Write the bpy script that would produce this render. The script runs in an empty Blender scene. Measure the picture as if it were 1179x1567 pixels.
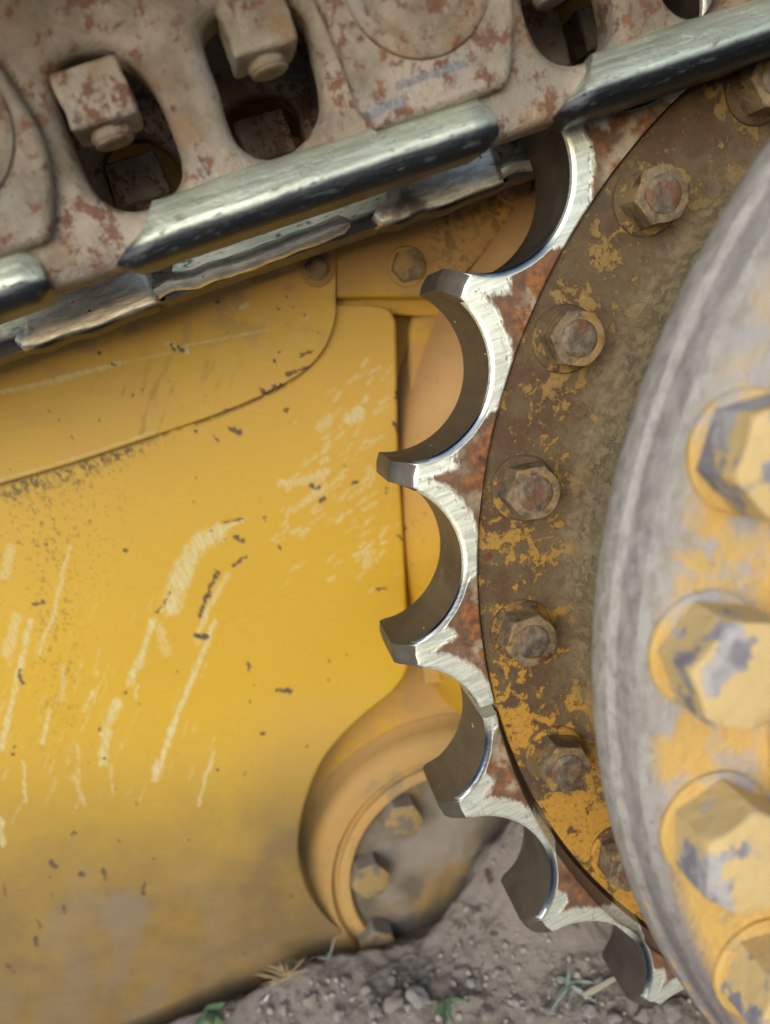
import bpy, bmesh, math, random
import numpy as np
from mathutils import Vector, Matrix, noise as mnoise
sc = bpy.context.scene
col = sc.collection
random.seed(4); rng = np.random.default_rng(4)

# ------------------------------------------------------------------ camera, world, sun, exposure
S = 0.43                                   # metres per sprocket radius
RC = np.array([[0.98416237, -0.00177258, -0.17726052], [-0.03257084, 0.98111826, -0.19064653], [0.17425147, 0.19340067, 0.96552193]])
CAM = np.array([-1.2019764, -0.28033018, -1.07603101])
F, CX, CY = 1209.3, 589.5, 783.5
ROLL = math.radians(19.57); cr, sr = math.cos(ROLL), math.sin(ROLL)

def W(p):                                  # sprocket frame (right, down, inward; radius = 1) -> world metres
    x, y, z = p
    return Vector(((x*cr - y*sr)*S, z*S, -(x*sr + y*cr)*S))
def V3(X, Y, Z): return Vector((X*S, Y*S, Z*S))     # world axes in sprocket radii
def at(u, v, z):                           # point of the plane at depth z that is seen at (u, v) of the photograph
    d = RC.T @ np.array([(u-CX)/F, (v-CY)/F, 1.0]); s = (z-CAM[2])/d[2]
    return W(CAM + s*d)

def atv(u, v, z):                          # the same for arrays -> (n, 3) world metres
    u = np.asarray(u, float); v = np.asarray(v, float); z = np.broadcast_to(np.asarray(z, float), u.shape)
    d = np.stack([(u-CX)/F, (v-CY)/F, np.ones_like(u)], -1) @ RC; s_ = ((z-CAM[2])/d[..., 2])[..., None]; p = CAM+s_*d
    return np.stack([(p[..., 0]*cr-p[..., 1]*sr)*S, p[..., 2]*S, -(p[..., 0]*sr+p[..., 1]*cr)*S], -1)

cam = bpy.data.cameras.new('camera'); camo = bpy.data.objects.new('camera', cam); col.objects.link(camo)
ax, ay, az = W(RC[0]).normalized(), -W(RC[1]).normalized(), -W(RC[2]).normalized()
M = Matrix((ax, ay, az)).transposed().to_4x4(); M.translation = W(CAM); camo.matrix_world = M
cam.sensor_width = 36; cam.lens = 36*F/1567; cam.clip_start = .01; cam.clip_end = 500
cam.dof.use_dof = True; cam.dof.focus_distance = .49; cam.dof.aperture_fstop = 3.9
sc.camera = camo

SUN_EL, SUN_AZ = math.radians(20), math.radians(204)     # azimuth from +Y towards +X
world = bpy.data.worlds.new('World'); sc.world = world; world.use_nodes = True
nt = world.node_tree; nt.nodes.clear()
sky = nt.nodes.new('ShaderNodeTexSky'); sky.sky_type = 'NISHITA'; sky.sun_disc = False
sky.sun_elevation = SUN_EL; sky.sun_rotation = SUN_AZ; sky.air_density = 1.0; sky.dust_density = 1.0; sky.ozone_density = 1.0
bg = nt.nodes.new('ShaderNodeBackground'); bg.inputs['Strength'].default_value = .15
wo = nt.nodes.new('ShaderNodeOutputWorld'); nt.links.new(sky.outputs[0], bg.inputs[0]); nt.links.new(bg.outputs[0], wo.inputs[0])
sl = bpy.data.lights.new('sun', 'SUN'); sl.energy = .85; sl.angle = math.radians(48); sl.color = (1, .99, .975)
slo = bpy.data.objects.new('sun', sl); col.objects.link(slo)
sd = Vector((math.sin(SUN_AZ)*math.cos(SUN_EL), math.cos(SUN_AZ)*math.cos(SUN_EL), math.sin(SUN_EL)))
slo.rotation_euler = sd.to_track_quat('Z', 'Y').to_euler(); slo.location = sd*5
sc.view_settings.view_transform = 'Standard'; sc.view_settings.look = 'None'
sc.view_settings.exposure = 0.78; sc.view_settings.gamma = 1

# ------------------------------------------------------------------ numpy noise (for marks stored on the meshes)
def vnoise(x, y, seed=0):
    xi = np.floor(x).astype(np.int64); yi = np.floor(y).astype(np.int64); fx = x-xi; fy = y-yi
    fx = fx*fx*(3-2*fx); fy = fy*fy*(3-2*fy)
    def h(a, b):
        n = (a*374761393 + b*668265263 + seed*974634777) & 0xffffffff
        n = ((n ^ (n >> 13))*1274126177) & 0xffffffff
        return ((n ^ (n >> 16)) & 0xffff)/65535.0
    return (h(xi, yi)*(1-fx)+h(xi+1, yi)*fx)*(1-fy) + (h(xi, yi+1)*(1-fx)+h(xi+1, yi+1)*fx)*fy
def fbm(x, y, seed=0, o=4):
    a = 0; t = 0; k = 1.0
    for i in range(o): a = a + k*vnoise(x*2**i, y*2**i, seed+i*17); t += k; k *= .5
    return a/t
def sstep(a, b, x): t = np.clip((x-a)/(b-a), 0, 1); return t*t*(3-2*t)
def seg_dist(u, v, pts):
    d = np.full(u.shape, 1e9)
    for (ax_, ay_), (bx_, by_) in zip(pts[:-1], pts[1:]):
        dx, dy = bx_-ax_, by_-ay_; L = dx*dx+dy*dy+1e-9
        t = np.clip(((u-ax_)*dx+(v-ay_)*dy)/L, 0, 1)
        d = np.minimum(d, np.hypot(u-ax_-t*dx, v-ay_-t*dy))
    return d

# ------------------------------------------------------------------ materials
class NT:
    def __init__(s, name):
        s.m = bpy.data.materials.new(name); s.m.use_nodes = True; s.t = s.m.node_tree; s.t.nodes.clear()
        s.out = s.t.nodes.new('ShaderNodeOutputMaterial'); s.b = s.t.nodes.new('ShaderNodeBsdfPrincipled')
        s.t.links.new(s.b.outputs[0], s.out.inputs[0])
        tc = s.t.nodes.new('ShaderNodeTexCoord'); oi = s.t.nodes.new('ShaderNodeObjectInfo')
        s.obj = tc.outputs['Object']
        mm = s.t.nodes.new('ShaderNodeVectorMath'); mm.operation = 'SCALE'; mm.inputs[3].default_value = 7.3
        cb = s.t.nodes.new('ShaderNodeCombineXYZ')
        for i in range(3): s.t.links.new(oi.outputs['Random'], cb.inputs[i])
        s.t.links.new(cb.outputs[0], mm.inputs[0])
        ad = s.t.nodes.new('ShaderNodeVectorMath'); s.t.links.new(tc.outputs['Object'], ad.inputs[0]); s.t.links.new(mm.outputs[0], ad.inputs[1])
        s.vec = ad.outputs[0]
        s.rand = oi.outputs['Random']
    def lk(s, v, i):
        if isinstance(v, (int, float)): i.default_value = v
        elif isinstance(v, tuple): i.default_value = v if len(v) == 4 or i.type == 'VECTOR' else (*v, 1)
        else: s.t.links.new(v, i)
    def noise(s, sc_, det=6, rough=.55, vec=None, stretch=None, dist=0):
        n = s.t.nodes.new('ShaderNodeTexNoise'); n.inputs['Scale'].default_value = sc_; n.inputs['Detail'].default_value = det
        n.inputs['Roughness'].default_value = rough; n.inputs['Distortion'].default_value = dist
        v = vec or s.vec
        if stretch:
            mp = s.t.nodes.new('ShaderNodeMapping'); s.t.links.new(v, mp.inputs[0])
            if len(stretch) == 6: mp.inputs['Rotation'].default_value = stretch[3:]
            mp.inputs['Scale'].default_value = stretch[:3]; v = mp.outputs[0]
        s.t.links.new(v, n.inputs['Vector']); return n.outputs['Fac']
    def voro(s, sc_, feature='F1', vec=None):
        n = s.t.nodes.new('ShaderNodeTexVoronoi'); n.feature = feature; n.inputs['Scale'].default_value = sc_
        s.t.links.new(vec or s.vec, n.inputs['Vector']); return n.outputs['Distance']
    def math(s, op, a, b=0.0, c=None, clamp=False):
        n = s.t.nodes.new('ShaderNodeMath'); n.operation = op; n.use_clamp = clamp
        s.lk(a, n.inputs[0]); s.lk(b, n.inputs[1])
        if c is not None: s.lk(c, n.inputs[2])
        return n.outputs[0]
    def step(s, v, a, b):
        n = s.t.nodes.new('ShaderNodeMapRange'); n.interpolation_type = 'SMOOTHSTEP'
        s.lk(v, n.inputs[0]); n.inputs[1].default_value = a; n.inputs[2].default_value = b
        return n.outputs[0]
    def mix(s, f, a, b):
        n = s.t.nodes.new('ShaderNodeMix'); n.data_type = 'RGBA'
        s.lk(f, n.inputs[0]); s.lk(a, n.inputs[6]); s.lk(b, n.inputs[7]); return n.outputs[2]
    def mixf(s, f, a, b):
        n = s.t.nodes.new('ShaderNodeMix'); n.data_type = 'FLOAT'
        s.lk(f, n.inputs[0]); s.lk(a, n.inputs[2]); s.lk(b, n.inputs[3]); return n.outputs[0]
    def attr(s, name):
        n = s.t.nodes.new('ShaderNodeAttribute'); n.attribute_name = name; return n.outputs['Fac']
    def sep(s, v):
        n = s.t.nodes.new('ShaderNodeSeparateXYZ'); s.t.links.new(v, n.inputs[0]); return n.outputs
    def normal(s):
        n = s.t.nodes.new('ShaderNodeNewGeometry'); return n.outputs['Normal']
    def point(s):
        n = s.t.nodes.new('ShaderNodeNewGeometry'); return n.outputs['Pointiness']
    def pos(s):
        n = s.t.nodes.new('ShaderNodeNewGeometry'); return n.outputs['Position']
    def bump(s, h, dist=.001, strength=1.0, normal=None):
        n = s.t.nodes.new('ShaderNodeBump'); n.inputs['Strength'].default_value = strength; n.inputs['Distance'].default_value = dist
        s.lk(h, n.inputs['Height'])
        if normal: s.t.links.new(normal, n.inputs['Normal'])
        return n.outputs[0]
    def done(s, color, rough=.6, metal=0.0, normal=None, spec=None, coat=None):
        s.lk(color, s.b.inputs['Base Color']); s.lk(rough, s.b.inputs['Roughness']); s.lk(metal, s.b.inputs['Metallic'])
        if normal: s.t.links.new(normal, s.b.inputs['Normal'])
        if spec is not None: s.lk(spec, s.b.inputs['Specular IOR Level'])
        return s.m

MT = {}
def mat_panel():
    k = NT('yellow_panel_paint')
    big = k.noise(5, 5); fine = k.noise(160, 5, .6)
    base = k.mix(big, (.47, .285, .020), (.56, .362, .026))
    base = k.mix(k.math('MULTIPLY', k.step(fine, .45, .75), .18), base, (.42, .21, .03))
    dust_shading = k.math('MULTIPLY', k.attr('dust_shading'), k.math('ADD', .65, k.math('MULTIPLY', k.noise(40, 6), .6)), clamp=True)
    c = k.mix(dust_shading, base, k.mix(k.attr('low'), k.mix(k.noise(14, 4), (.55, .34, .12), (.49, .315, .15)), k.mix(k.noise(14, 4), (.215, .14, .045), (.17, .118, .058))))  # tan dust also paints sky sheen, dark low dust also downward-facing shade
    gr = k.math('MULTIPLY', k.attr('mud'), k.math('ADD', .6, k.math('MULTIPLY', k.noise(30, 6), .8)), clamp=True)
    c = k.mix(gr, c, k.mix(k.noise(50, 5), (.17, .135, .10), (.23, .19, .155)))
    grime = k.attr('grime'); c = k.mix(grime, c, (.10, .075, .022))
    scr = k.math('MULTIPLY', k.attr('scratch'), k.math('ADD', .34, k.math('MULTIPLY', k.step(k.noise(420, 5, .75, stretch=(1, 1, .12, 0, -.35, 0)), .36, .62), .6)), clamp=True); c = k.mix(scr, c, k.mix(k.noise(90, 3), (.50, .47, .27), (.62, .58, .34)))
    chip = k.attr('chip'); c = k.mix(chip, c, k.mix(k.noise(120, 3), (.055, .045, .04), (.14, .085, .045)))
    sp = k.math('MULTIPLY', k.step(k.voro(70), .13, .09), k.step(k.noise(25, 2), .6, .66)); c = k.mix(sp, c, (.12, .075, .03))
    h = k.math('ADD', k.math('MULTIPLY', chip, -1.0), k.math('MULTIPLY', k.math('ADD', fine, k.math('MULTIPLY', grime, .8)), .25))
    rough = k.math('ADD', k.mixf(k.math('MAXIMUM', dust_shading, gr), .42, .8), k.math('MULTIPLY', fine, .08))
    return k.done(c, rough, 0, k.bump(h, .0006, .55), spec=.4)
def mat_yellow(name, dusty=.3, seed=0.0, rough_cast=0.0, sky_tan=False):
    k = NT(name); rb = k.noise(85, 6, .7); big = k.noise(7, 5); fine = k.noise(150, 5, .6)
    base = k.mix(big, (.50, .275, .018), (.61, .365, .024))
    dm = k.math('MULTIPLY', k.step(k.math('ADD', k.noise(12, 6, .6), k.math('MULTIPLY', k.sep(k.normal())[2], .2)), .5-dusty*.6, .75-dusty*.5), .85)
    c = k.mix(dm, base, k.mix(k.noise(20, 4), (.40, .245, .085), (.31, .205, .10)))
    c = k.mix(k.math('MULTIPLY', k.step(k.noise(22, 6, .7), .55, .70), dusty), c, (.20, .155, .105))
    if sky_tan: c = k.mix(k.step(k.math('ADD', k.sep(k.pos())[2], k.math('MULTIPLY', k.noise(9, 5), .1)), .10, .26), k.mix(k.step(k.noise(30, 5), .6, .7), base, (.40, .25, .08)), k.mix(k.noise(20, 4), (.52, .32, .14), (.46, .29, .13)))  # tan higher up: reflected sky painted into the housing colour
    sp = k.step(k.noise(45, 4, .6), .69, .72); c = k.mix(sp, c, (.11, .075, .045))
    c = k.mix(k.math('MULTIPLY', k.step(rb, .60, .70), .55), c, (.17, .12, .065)); h = k.math('ADD', k.math('MULTIPLY', fine, .4), rb); nrm = k.bump(h, .0012, .6)
    if rough_cast: nrm = k.bump(k.math('MULTIPLY', k.attr('rough'), k.noise(190, 3, .5, dist=.6)), .0022, 1, nrm); c = k.mix(k.math('MULTIPLY', k.attr('rough'), k.step(k.noise(190, 3, .5, dist=.6), .55, .42)), c, (.13, .085, .05))
    return k.done(c, k.mixf(dm, .45, .8), 0, nrm, spec=.4)
def mat_case_face():
    k = NT('dusty_case_paint'); n1 = k.noise(16, 6, .6); n2 = k.noise(60, 5)
    c = k.mix(k.step(n1, .46, .60), (.115, .098, .07), (.21, .145, .065))
    c = k.mix(k.step(k.noise(11, 5), .44, .62), c, k.mix(n2, (.18, .155, .125), (.25, .215, .18)))
    h = k.math('ADD', n1, k.math('MULTIPLY', n2, .5)); return k.done(c, .85, 0, k.bump(h, .003, .5), spec=.2)
def mat_case_bolt():
    k = NT('muddy_bolt_paint'); n1 = k.noise(45, 6, .65); up = k.sep(k.normal())[2]
    c = k.mix(n1, (.23, .165, .07), (.30, .215, .09)); c = k.mix(k.step(n1, .50, .60), c, (.15, .125, .095))
    c = k.mix(k.step(k.math('ADD', k.math('MULTIPLY', up, .5), k.noise(30, 5)), .62, .82), c, (.24, .205, .17))
    return k.done(c, .85, 0, k.bump(n1, .003, .7), spec=.2)
def mat_segment():
    k = NT('worn_rusty_tooth_steel')
    d = k.attr('wear')        # 0 at the pocket edge, grows inwards, in sprocket radii
    edge = k.math('ADD', d, k.math('ADD', k.math('MULTIPLY', k.math('SUBTRACT', k.noise(55, 5, .6), .5), .030), k.math('MULTIPLY', k.math('SUBTRACT', k.noise(420, 2, .5, stretch=(1, 1, .25, 0, .6, 0)), .5), .010)))
    pol = k.math('MULTIPLY', k.step(edge, .0365, .0255), k.math('SUBTRACT', 1.0, k.math('MULTIPLY', k.step(k.noise(300, 5, .7), .58, .66), k.step(edge, .012, .034))), clamp=True)
    hatch = k.noise(600, 3, .5, stretch=(.12, 1, 1, 0, .55, 0)); hatch2 = k.noise(900, 2, .5, stretch=(1, 1, .1, 0, .25, 0))
    n1 = k.noise(30, 6, .62); n2 = k.noise(160, 5, .6)
    rust = k.mix(k.step(n2, .35, .7), (.12, .048, .020), (.34, .135, .040))
    rust = k.mix(k.step(k.noise(70, 4), .52, .7), rust, (.075, .034, .024))
    tan = k.mix(n2, (.30, .235, .155), (.44, .38, .28))
    inner = k.attr('inner')
    rc = k.mix(k.step(k.math('ADD', n1, k.math('MULTIPLY', inner, .07)), .56, .66), rust, tan)
    rc = k.mix(k.math('MULTIPLY', k.step(edge, .062, .040), .55), rc, (.12, .085, .06)); rc = k.mix(k.step(k.noise(26, 3), .62, .68), rc, (.05, .04, .045))
    rc = k.mix(k.attr('lip'), rc, k.mix(n2, (.075, .045, .03), (.13, .085, .06)))
    steel = k.mix(k.step(hatch, .36, .62), (.72, .77, .69), (.90, .96, .87))
    steel = k.mix(k.math('MULTIPLY', k.step(hatch2, .64, .72), .6), steel, (.30, .29, .26))
    bl = k.attr('blue_reflect'); steel = k.mix(bl, steel, k.mix(n1, (.02, .03, .05), (.05, .08, .15)))  # dark blue reflection painted along the lower pocket bevel
    c = k.mix(pol, rc, steel)
    h = k.math('ADD', k.math('MULTIPLY', k.math('SUBTRACT', 1.0, pol), k.math('ADD', .5, n2)), k.math('MULTIPLY', hatch, .25))
    return k.done(c, k.mixf(pol, k.math('ADD', .6, k.math('MULTIPLY', n2, .2)), k.mixf(bl, k.math('ADD', .38, k.math('MULTIPLY', hatch, .2)), .25)), k.mixf(pol, .1, .75), k.bump(h, .0006, .8))
def mat_pocket():
    k = NT('burnished_pocket_steel'); st = k.noise(120, 5, .6, stretch=(1, .05, 1)); n1 = k.noise(18, 5)
    c = k.mix(st, (.062, .054, .043), (.135, .118, .094)); c = k.mix(k.step(n1, .45, .65), c, (.055, .045, .040)); c = k.mix(k.math('MULTIPLY', k.step(k.noise(55, 6, .7), .56, .68), .6), c, (.16, .12, .08))
    sp = k.step(k.noise(150, 3, .6, stretch=(1, .4, 1)), .71, .74); c = k.mix(sp, c, (.6, .6, .58))
    return k.done(c, k.math('ADD', .40, k.math('MULTIPLY', n1, .2)), .35, k.bump(k.math('ADD', st, k.math('MULTIPLY', k.noise(90, 5, .7), 1.5)), .0006, .6))
def mat_ring():
    k = NT('flaking_yellow_ring_paint'); n1 = k.noise(24, 7, .6); n2 = k.noise(75, 6, .58, dist=.3); n3 = k.noise(260, 4, .6)
    z = k.sep(k.pos())[2]
    n4 = k.noise(140, 6, .72, dist=.4); worn = k.math('ADD', k.math('MULTIPLY', n1, .45), k.math('ADD', k.math('ADD', k.math('MULTIPLY', n2, .34), k.math('MULTIPLY', n4, .36)), k.math('MULTIPLY', k.math('MAXIMUM', k.math('MINIMUM', z, .14), -.06), .26)))
    patch = k.step(worn, .558, .592)
    y = k.mix(n3, (.35, .185, .026), (.47, .26, .045))
    y = k.mix(k.step(k.math('ADD', z, k.math('MULTIPLY', n1, .2)), .10, .34), y, (.25, .165, .055))
    b = k.mix(k.step(k.noise(40, 4), .42, .58), (.12, .086, .045), k.mix(n3, (.062, .040, .026), (.13, .074, .038)))
    c = k.mix(patch, y, b)
    c = k.mix(k.math('MULTIPLY', k.step(k.noise(16, 6, .65), .55, .72), .75), c, (.07, .05, .038))
    c = k.mix(k.step(k.noise(85, 3, .5), .70, .73), c, (.13, .042, .022))
    c = k.mix(k.math('MULTIPLY', k.step(k.noise(330, 5, .7), .5, .68), .55), c, (.06, .045, .03)); c = k.mix(k.math('MULTIPLY', k.step(k.noise(190, 4, .7), .6, .7), .5), c, (.36, .25, .11))
    cone = k.attr('cone')
    dustc = k.mix(k.step(n4, .4, .62), (.15, .115, .065), (.25, .20, .115))
    c = k.mix(k.math('MULTIPLY', cone, k.step(k.math('ADD', k.math('ADD', n2, k.math('MULTIPLY', n3, .3)), k.math('MULTIPLY', cone, .35)), .62, .80)), c, dustc)
    h = k.math('ADD', k.math('MULTIPLY', patch, -.6), k.math('MULTIPLY', n3, .6))
    return k.done(c, .72, 0, k.bump(h, .0007, .8), spec=.3)
def mat_bolt():
    k = NT('worn_bolt_steel'); n1 = k.noise(70, 6, .68); n2 = k.noise(220, 5, .65)
    c = k.mix(k.step(n1, .3, .7), (.085, .062, .040), (.30, .225, .125))
    c = k.mix(k.step(k.math('ADD', k.point(), k.math('MULTIPLY', n2, .1)), .60, .66), c, (.36, .25, .12))
    c = k.mix(k.math('MULTIPLY', k.step(k.noise(48, 6, .7), .50, .60), .7), c, (.36, .215, .055)); c = k.mix(k.math('MULTIPLY', k.step(k.noise(38, 6, .7), .54, .64), .85), c, (.075, .058, .045))
    c = k.mix(k.step(k.noise(75, 3), .64, .70), c, (.12, .045, .025))
    return k.done(c, .62, .15, k.bump(k.math('ADD', n2, k.math('MULTIPLY', n1, 1.5)), .0011, 1))
def mat_boltend():
    k = NT('bolt_end_steel'); n1 = k.noise(130, 5, .6)
    c = k.mix(k.step(n1, .3, .7), (.085, .070, .05), (.22, .185, .13)); c = k.mix(k.step(k.noise(75, 5, .65), .48, .62), c, (.15, .075, .04)); c = k.mix(k.step(k.noise(60, 4), .56, .66), c, (.06, .05, .045))
    return k.done(c, .65, .2, k.bump(k.math('ADD', n1, k.noise(60, 4)), .0018, 1))
def mat_hub():
    k = NT('hub_flange_paint'); at_ = k.attr('side')
    n1 = k.noise(14, 6, .6); n2 = k.noise(60, 5, .6)
    ang = k.attr('ang'); cbx = k.t.nodes.new('ShaderNodeCombineXYZ'); k.lk(ang, cbx.inputs[0]); k.lk(k.attr('arc'), cbx.inputs[1])
    st = k.noise(1, 7, .72, vec=cbx.outputs[0], stretch=(24, 60, 1)); st2 = k.noise(1, 6, .7, vec=cbx.outputs[0], stretch=(26, 60, 1))
    z = k.sep(k.pos())[2]
    y = k.mix(n1, (.52, .33, .085), (.60, .41, .15))
    grey = k.mix(st, (.155, .15, .143), (.33, .32, .30))
    dk = k.mix(n2, (.15, .14, .155), (.24, .215, .22))
    side = k.mix(k.step(st2, .53, .58), grey, k.mix(k.step(st, .45, .6), dk, (.52, .33, .10)))
    side = k.mix(k.math('MULTIPLY', k.step(k.math('ADD', k.attr('arc'), k.math('MULTIPLY', st2, .02)), .287, .297), .75), side, k.mix(n2, (.11, .10, .115), (.19, .17, .18)))
    lightdust = k.mix(k.step(st2, .42, .62), (.38, .36, .33), (.26, .245, .225))
    side = k.mix(k.math('MULTIPLY', k.step(k.math('ADD', z, k.math('MULTIPLY', n1, .12)), -.02, .14), .9), side, lightdust)
    face = k.mix(k.step(k.math('ADD', n1, k.math('ADD', k.math('MULTIPLY', n2, .4), k.math('MULTIPLY', z, 1.1))), .76, .88), y, k.mix(k.step(n2, .4, .6), (.45, .37, .26), (.36, .35, .35)))
    face = k.mix(k.math('MULTIPLY', k.step(k.noise(34, 6, .72), .54, .66), .7), face, (.34, .26, .15)); side = k.mix(k.math('MULTIPLY', k.step(k.noise(110, 5, .7), .55, .68), .5), side, (.36, .31, .23)); side = k.mix(k.math('MULTIPLY', k.step(k.noise(150, 5, .75), .58, .68), .6), side, (.12, .11, .10))
    c = k.mix(at_, face, side)
    return k.done(c, .6, 0, k.bump(k.math('ADD', st2, k.math('ADD', n2, k.noise(160, 5, .7))), .0022, .8), spec=.3)
def mat_hubbolt():
    k = NT('chipped_yellow_bolt'); n1 = k.noise(22, 4, .55); n2 = k.noise(120, 4)
    y = k.mix(n1, (.52, .37, .155), (.60, .455, .225)); y = k.mix(k.math('MULTIPLY', k.step(k.noise(40, 6, .7), .5, .66), .6), y, (.42, .33, .22)); g = k.mix(k.step(k.noise(50, 5, .65), .42, .6), (.20, .19, .21), (.40, .385, .375))
    c = k.mix(k.step(k.math('ADD', k.noise(20, 6, .65), k.math('MULTIPLY', k.sep(k.obj)[0], -1.6)), .57, .60), y, g)
    return k.done(c, .6, 0, k.bump(k.math('ADD', n1, n2), .002, .6), spec=.3)
def mat_link():
    k = NT('dusty_rusty_link_steel'); n1 = k.noise(22, 6, .62); n2 = k.noise(75, 6, .68); n3 = k.noise(300, 5, .65)
    c = k.mix(k.step(n1, .35, .65), (.20, .165, .125), (.385, .335, .275))
    c = k.mix(k.math('MULTIPLY', k.step(k.noise(28, 6, .65), .5, .66), .8), c, (.275, .26, .245))
    c = k.mix(k.math('MULTIPLY', k.step(k.noise(18, 6, .7), .52, .66), .7), c, (.27, .165, .075))
    rn = k.math('ADD', k.math('MULTIPLY', k.noise(24, 4, .6), .42), k.math('MULTIPLY', k.noise(120, 6, .75, dist=.2), .62))
    c = k.mix(k.math('MULTIPLY', k.step(rn, .535, .60), .9), c, k.mix(n3, (.085, .040, .034), (.205, .095, .058)))
    c = k.mix(k.math('MULTIPLY', k.step(k.noise(120, 6, .75), .57, .66), .65), c, (.27, .12, .055))
    c = k.mix(k.math('MULTIPLY', k.step(k.noise(80, 5, .6), .62, .69), .8), c, (.085, .038, .032))
    c = k.mix(k.math('MULTIPLY', k.step(k.math('ADD', k.point(), k.math('MULTIPLY', n2, .05)), .515, .47), .7), c, (.17, .115, .06))
    return k.done(c, .72, .1, k.bump(k.math('ADD', n2, k.math('ADD', k.math('MULTIPLY', n3, .5), k.math('MULTIPLY', rn, 1.2))), .0018, .9), spec=.35)
def mat_boss():
    m = MT['link'].copy(); m.name = 'scraped_link_steel'; t = m.node_tree; k = NT.__new__(NT); k.t = t; k.m = m
    k.b = next(n for n in t.nodes if n.type == 'BSDF_PRINCIPLED'); tc = next(n for n in t.nodes if n.type == 'TEX_COORD'); k.obj = k.vec = tc.outputs['Object']
    x, y, z = k.sep(k.obj); n1 = k.noise(130, 5, .7)
    def box(x0, z0, w, h):
        return k.math('MULTIPLY', k.step(k.math('ADD', k.math('ABSOLUTE', k.math('SUBTRACT', x, x0*S)), k.math('MULTIPLY', n1, .012)), w*S+.006, w*S+.004), k.step(k.math('ADD', k.math('ABSOLUTE', k.math('SUBTRACT', z, z0*S)), k.math('MULTIPLY', n1, .005)), h*S+.0026, h*S+.0014))
    msk = k.math('MAXIMUM', box(-.012, -.087, .045, .005), box(-.075, -.105, .028, .006))
    old = k.b.inputs['Base Color'].links[0].from_socket; k.lk(k.mix(msk, old, k.mix(n1, (.05, .05, .06), (.42, .42, .44))), k.b.inputs['Base Color'])
    k.lk(k.mixf(msk, .72, .35), k.b.inputs['Roughness']); k.lk(k.mixf(msk, .1, .75), k.b.inputs['Metallic']); return m
def mat_rail():
    k = NT('polished_rail_steel'); st = k.noise(330, 6, .7, stretch=(.07, 1, 1)); n1 = k.noise(30, 5)
    c = k.mix(k.step(st, .3, .7), (.58, .64, .52), (.88, .95, .80)); pit = k.math('MULTIPLY', k.step(k.noise(330, 6, .72, stretch=(.3, 1, 1)), .57, .66), .7)
    c = k.mix(pit, c, (.06, .055, .05)); c = k.mix(k.step(n1, .66, .74), c, (.16, .10, .07))
    zz = k.math('ADD', k.sep(k.obj)[2], k.math('MULTIPLY', k.math('SUBTRACT', n1, .5), .004)); under_shade = k.step(zz, (.824-.975)*S, (.814-.975)*S)
    c = k.mix(under_shade, c, k.mix(st, (.03, .034, .042), (.075, .085, .10)))  # dark lower band paints the rail's shaded, dark-reflecting underside into the steel
    return k.done(c, k.mixf(under_shade, k.math('ADD', .30, k.math('MULTIPLY', st, .25)), .30), k.mixf(pit, .85, .2), k.bump(k.math('ADD', k.math('MULTIPLY', k.noise(420, 4, .7), .8), k.math('ADD', st, k.math('MULTIPLY', pit, -.6))),   .0007, .7))
def mat_flange():
    k = NT('bright_worn_flange_steel'); st = k.noise(260, 6, .65, stretch=(.3, 1, 1)); n1 = k.noise(20, 5)
    c = k.mix(k.step(st, .35, .65), (.62, .62, .56), (.95, .95, .86)); c = k.mix(k.step(n1, .58, .7), c, (.20, .19, .17))
    under_shade = k.step(k.math('ADD', k.sep(k.obj)[2], k.math('MULTIPLY', n1, .006)), (.806-.975)*S, (.799-.975)*S); c = k.mix(under_shade, c, (.05, .05, .05)); pit = k.step(k.noise(300, 3, .6), .66, .70); c = k.mix(pit, c, (.07, .055, .045))  # dark foot: underside shade painted into the flange colour
    return k.done(c, .38, .8, k.bump(st, .0006, .8))
def mat_dark(name, a, b, rough=.7):
    k = NT(name); n1 = k.noise(40, 6, .6); return k.done(k.mix(n1, a, b), rough, 0, k.bump(n1, .002, .6), spec=.2)
def mat_dirt():
    k = NT('dry_grey_dirt'); n1 = k.noise(9, 6, .6); n2 = k.noise(70, 7, .65); n3 = k.noise(400, 4, .65)
    c = k.mix(n2, (.165, .142, .118), (.31, .275, .238)); c = k.mix(k.step(n1, .5, .7), c, (.23, .195, .168))
    c = k.mix(k.step(n3, .62, .75), c, (.40, .36, .33)); c = k.mix(k.step(k.noise(45, 4), .64, .70), c, (.085, .062, .05))
    return k.done(c, .95, 0, k.bump(k.math('ADD', n2, k.math('MULTIPLY', n3, .7)), .004, .8), spec=.1)
def mat_stone():
    k = NT('dusty_clod'); n2 = k.noise(80, 6, .6)
    c = k.mix(n2, (.21, .18, .155), (.40, .36, .32)); c = k.mix(k.rand, c, k.mix(n2, (.26, .245, .235), (.40, .385, .37)))
    return k.done(c, .95, 0, k.bump(n2, .003, .6), spec=.1)
def mat_leaf(name, a, b):
    k = NT(name); return k.done(k.mix(k.noise(60, 4), a, b), .6, 0, spec=.3)

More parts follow.
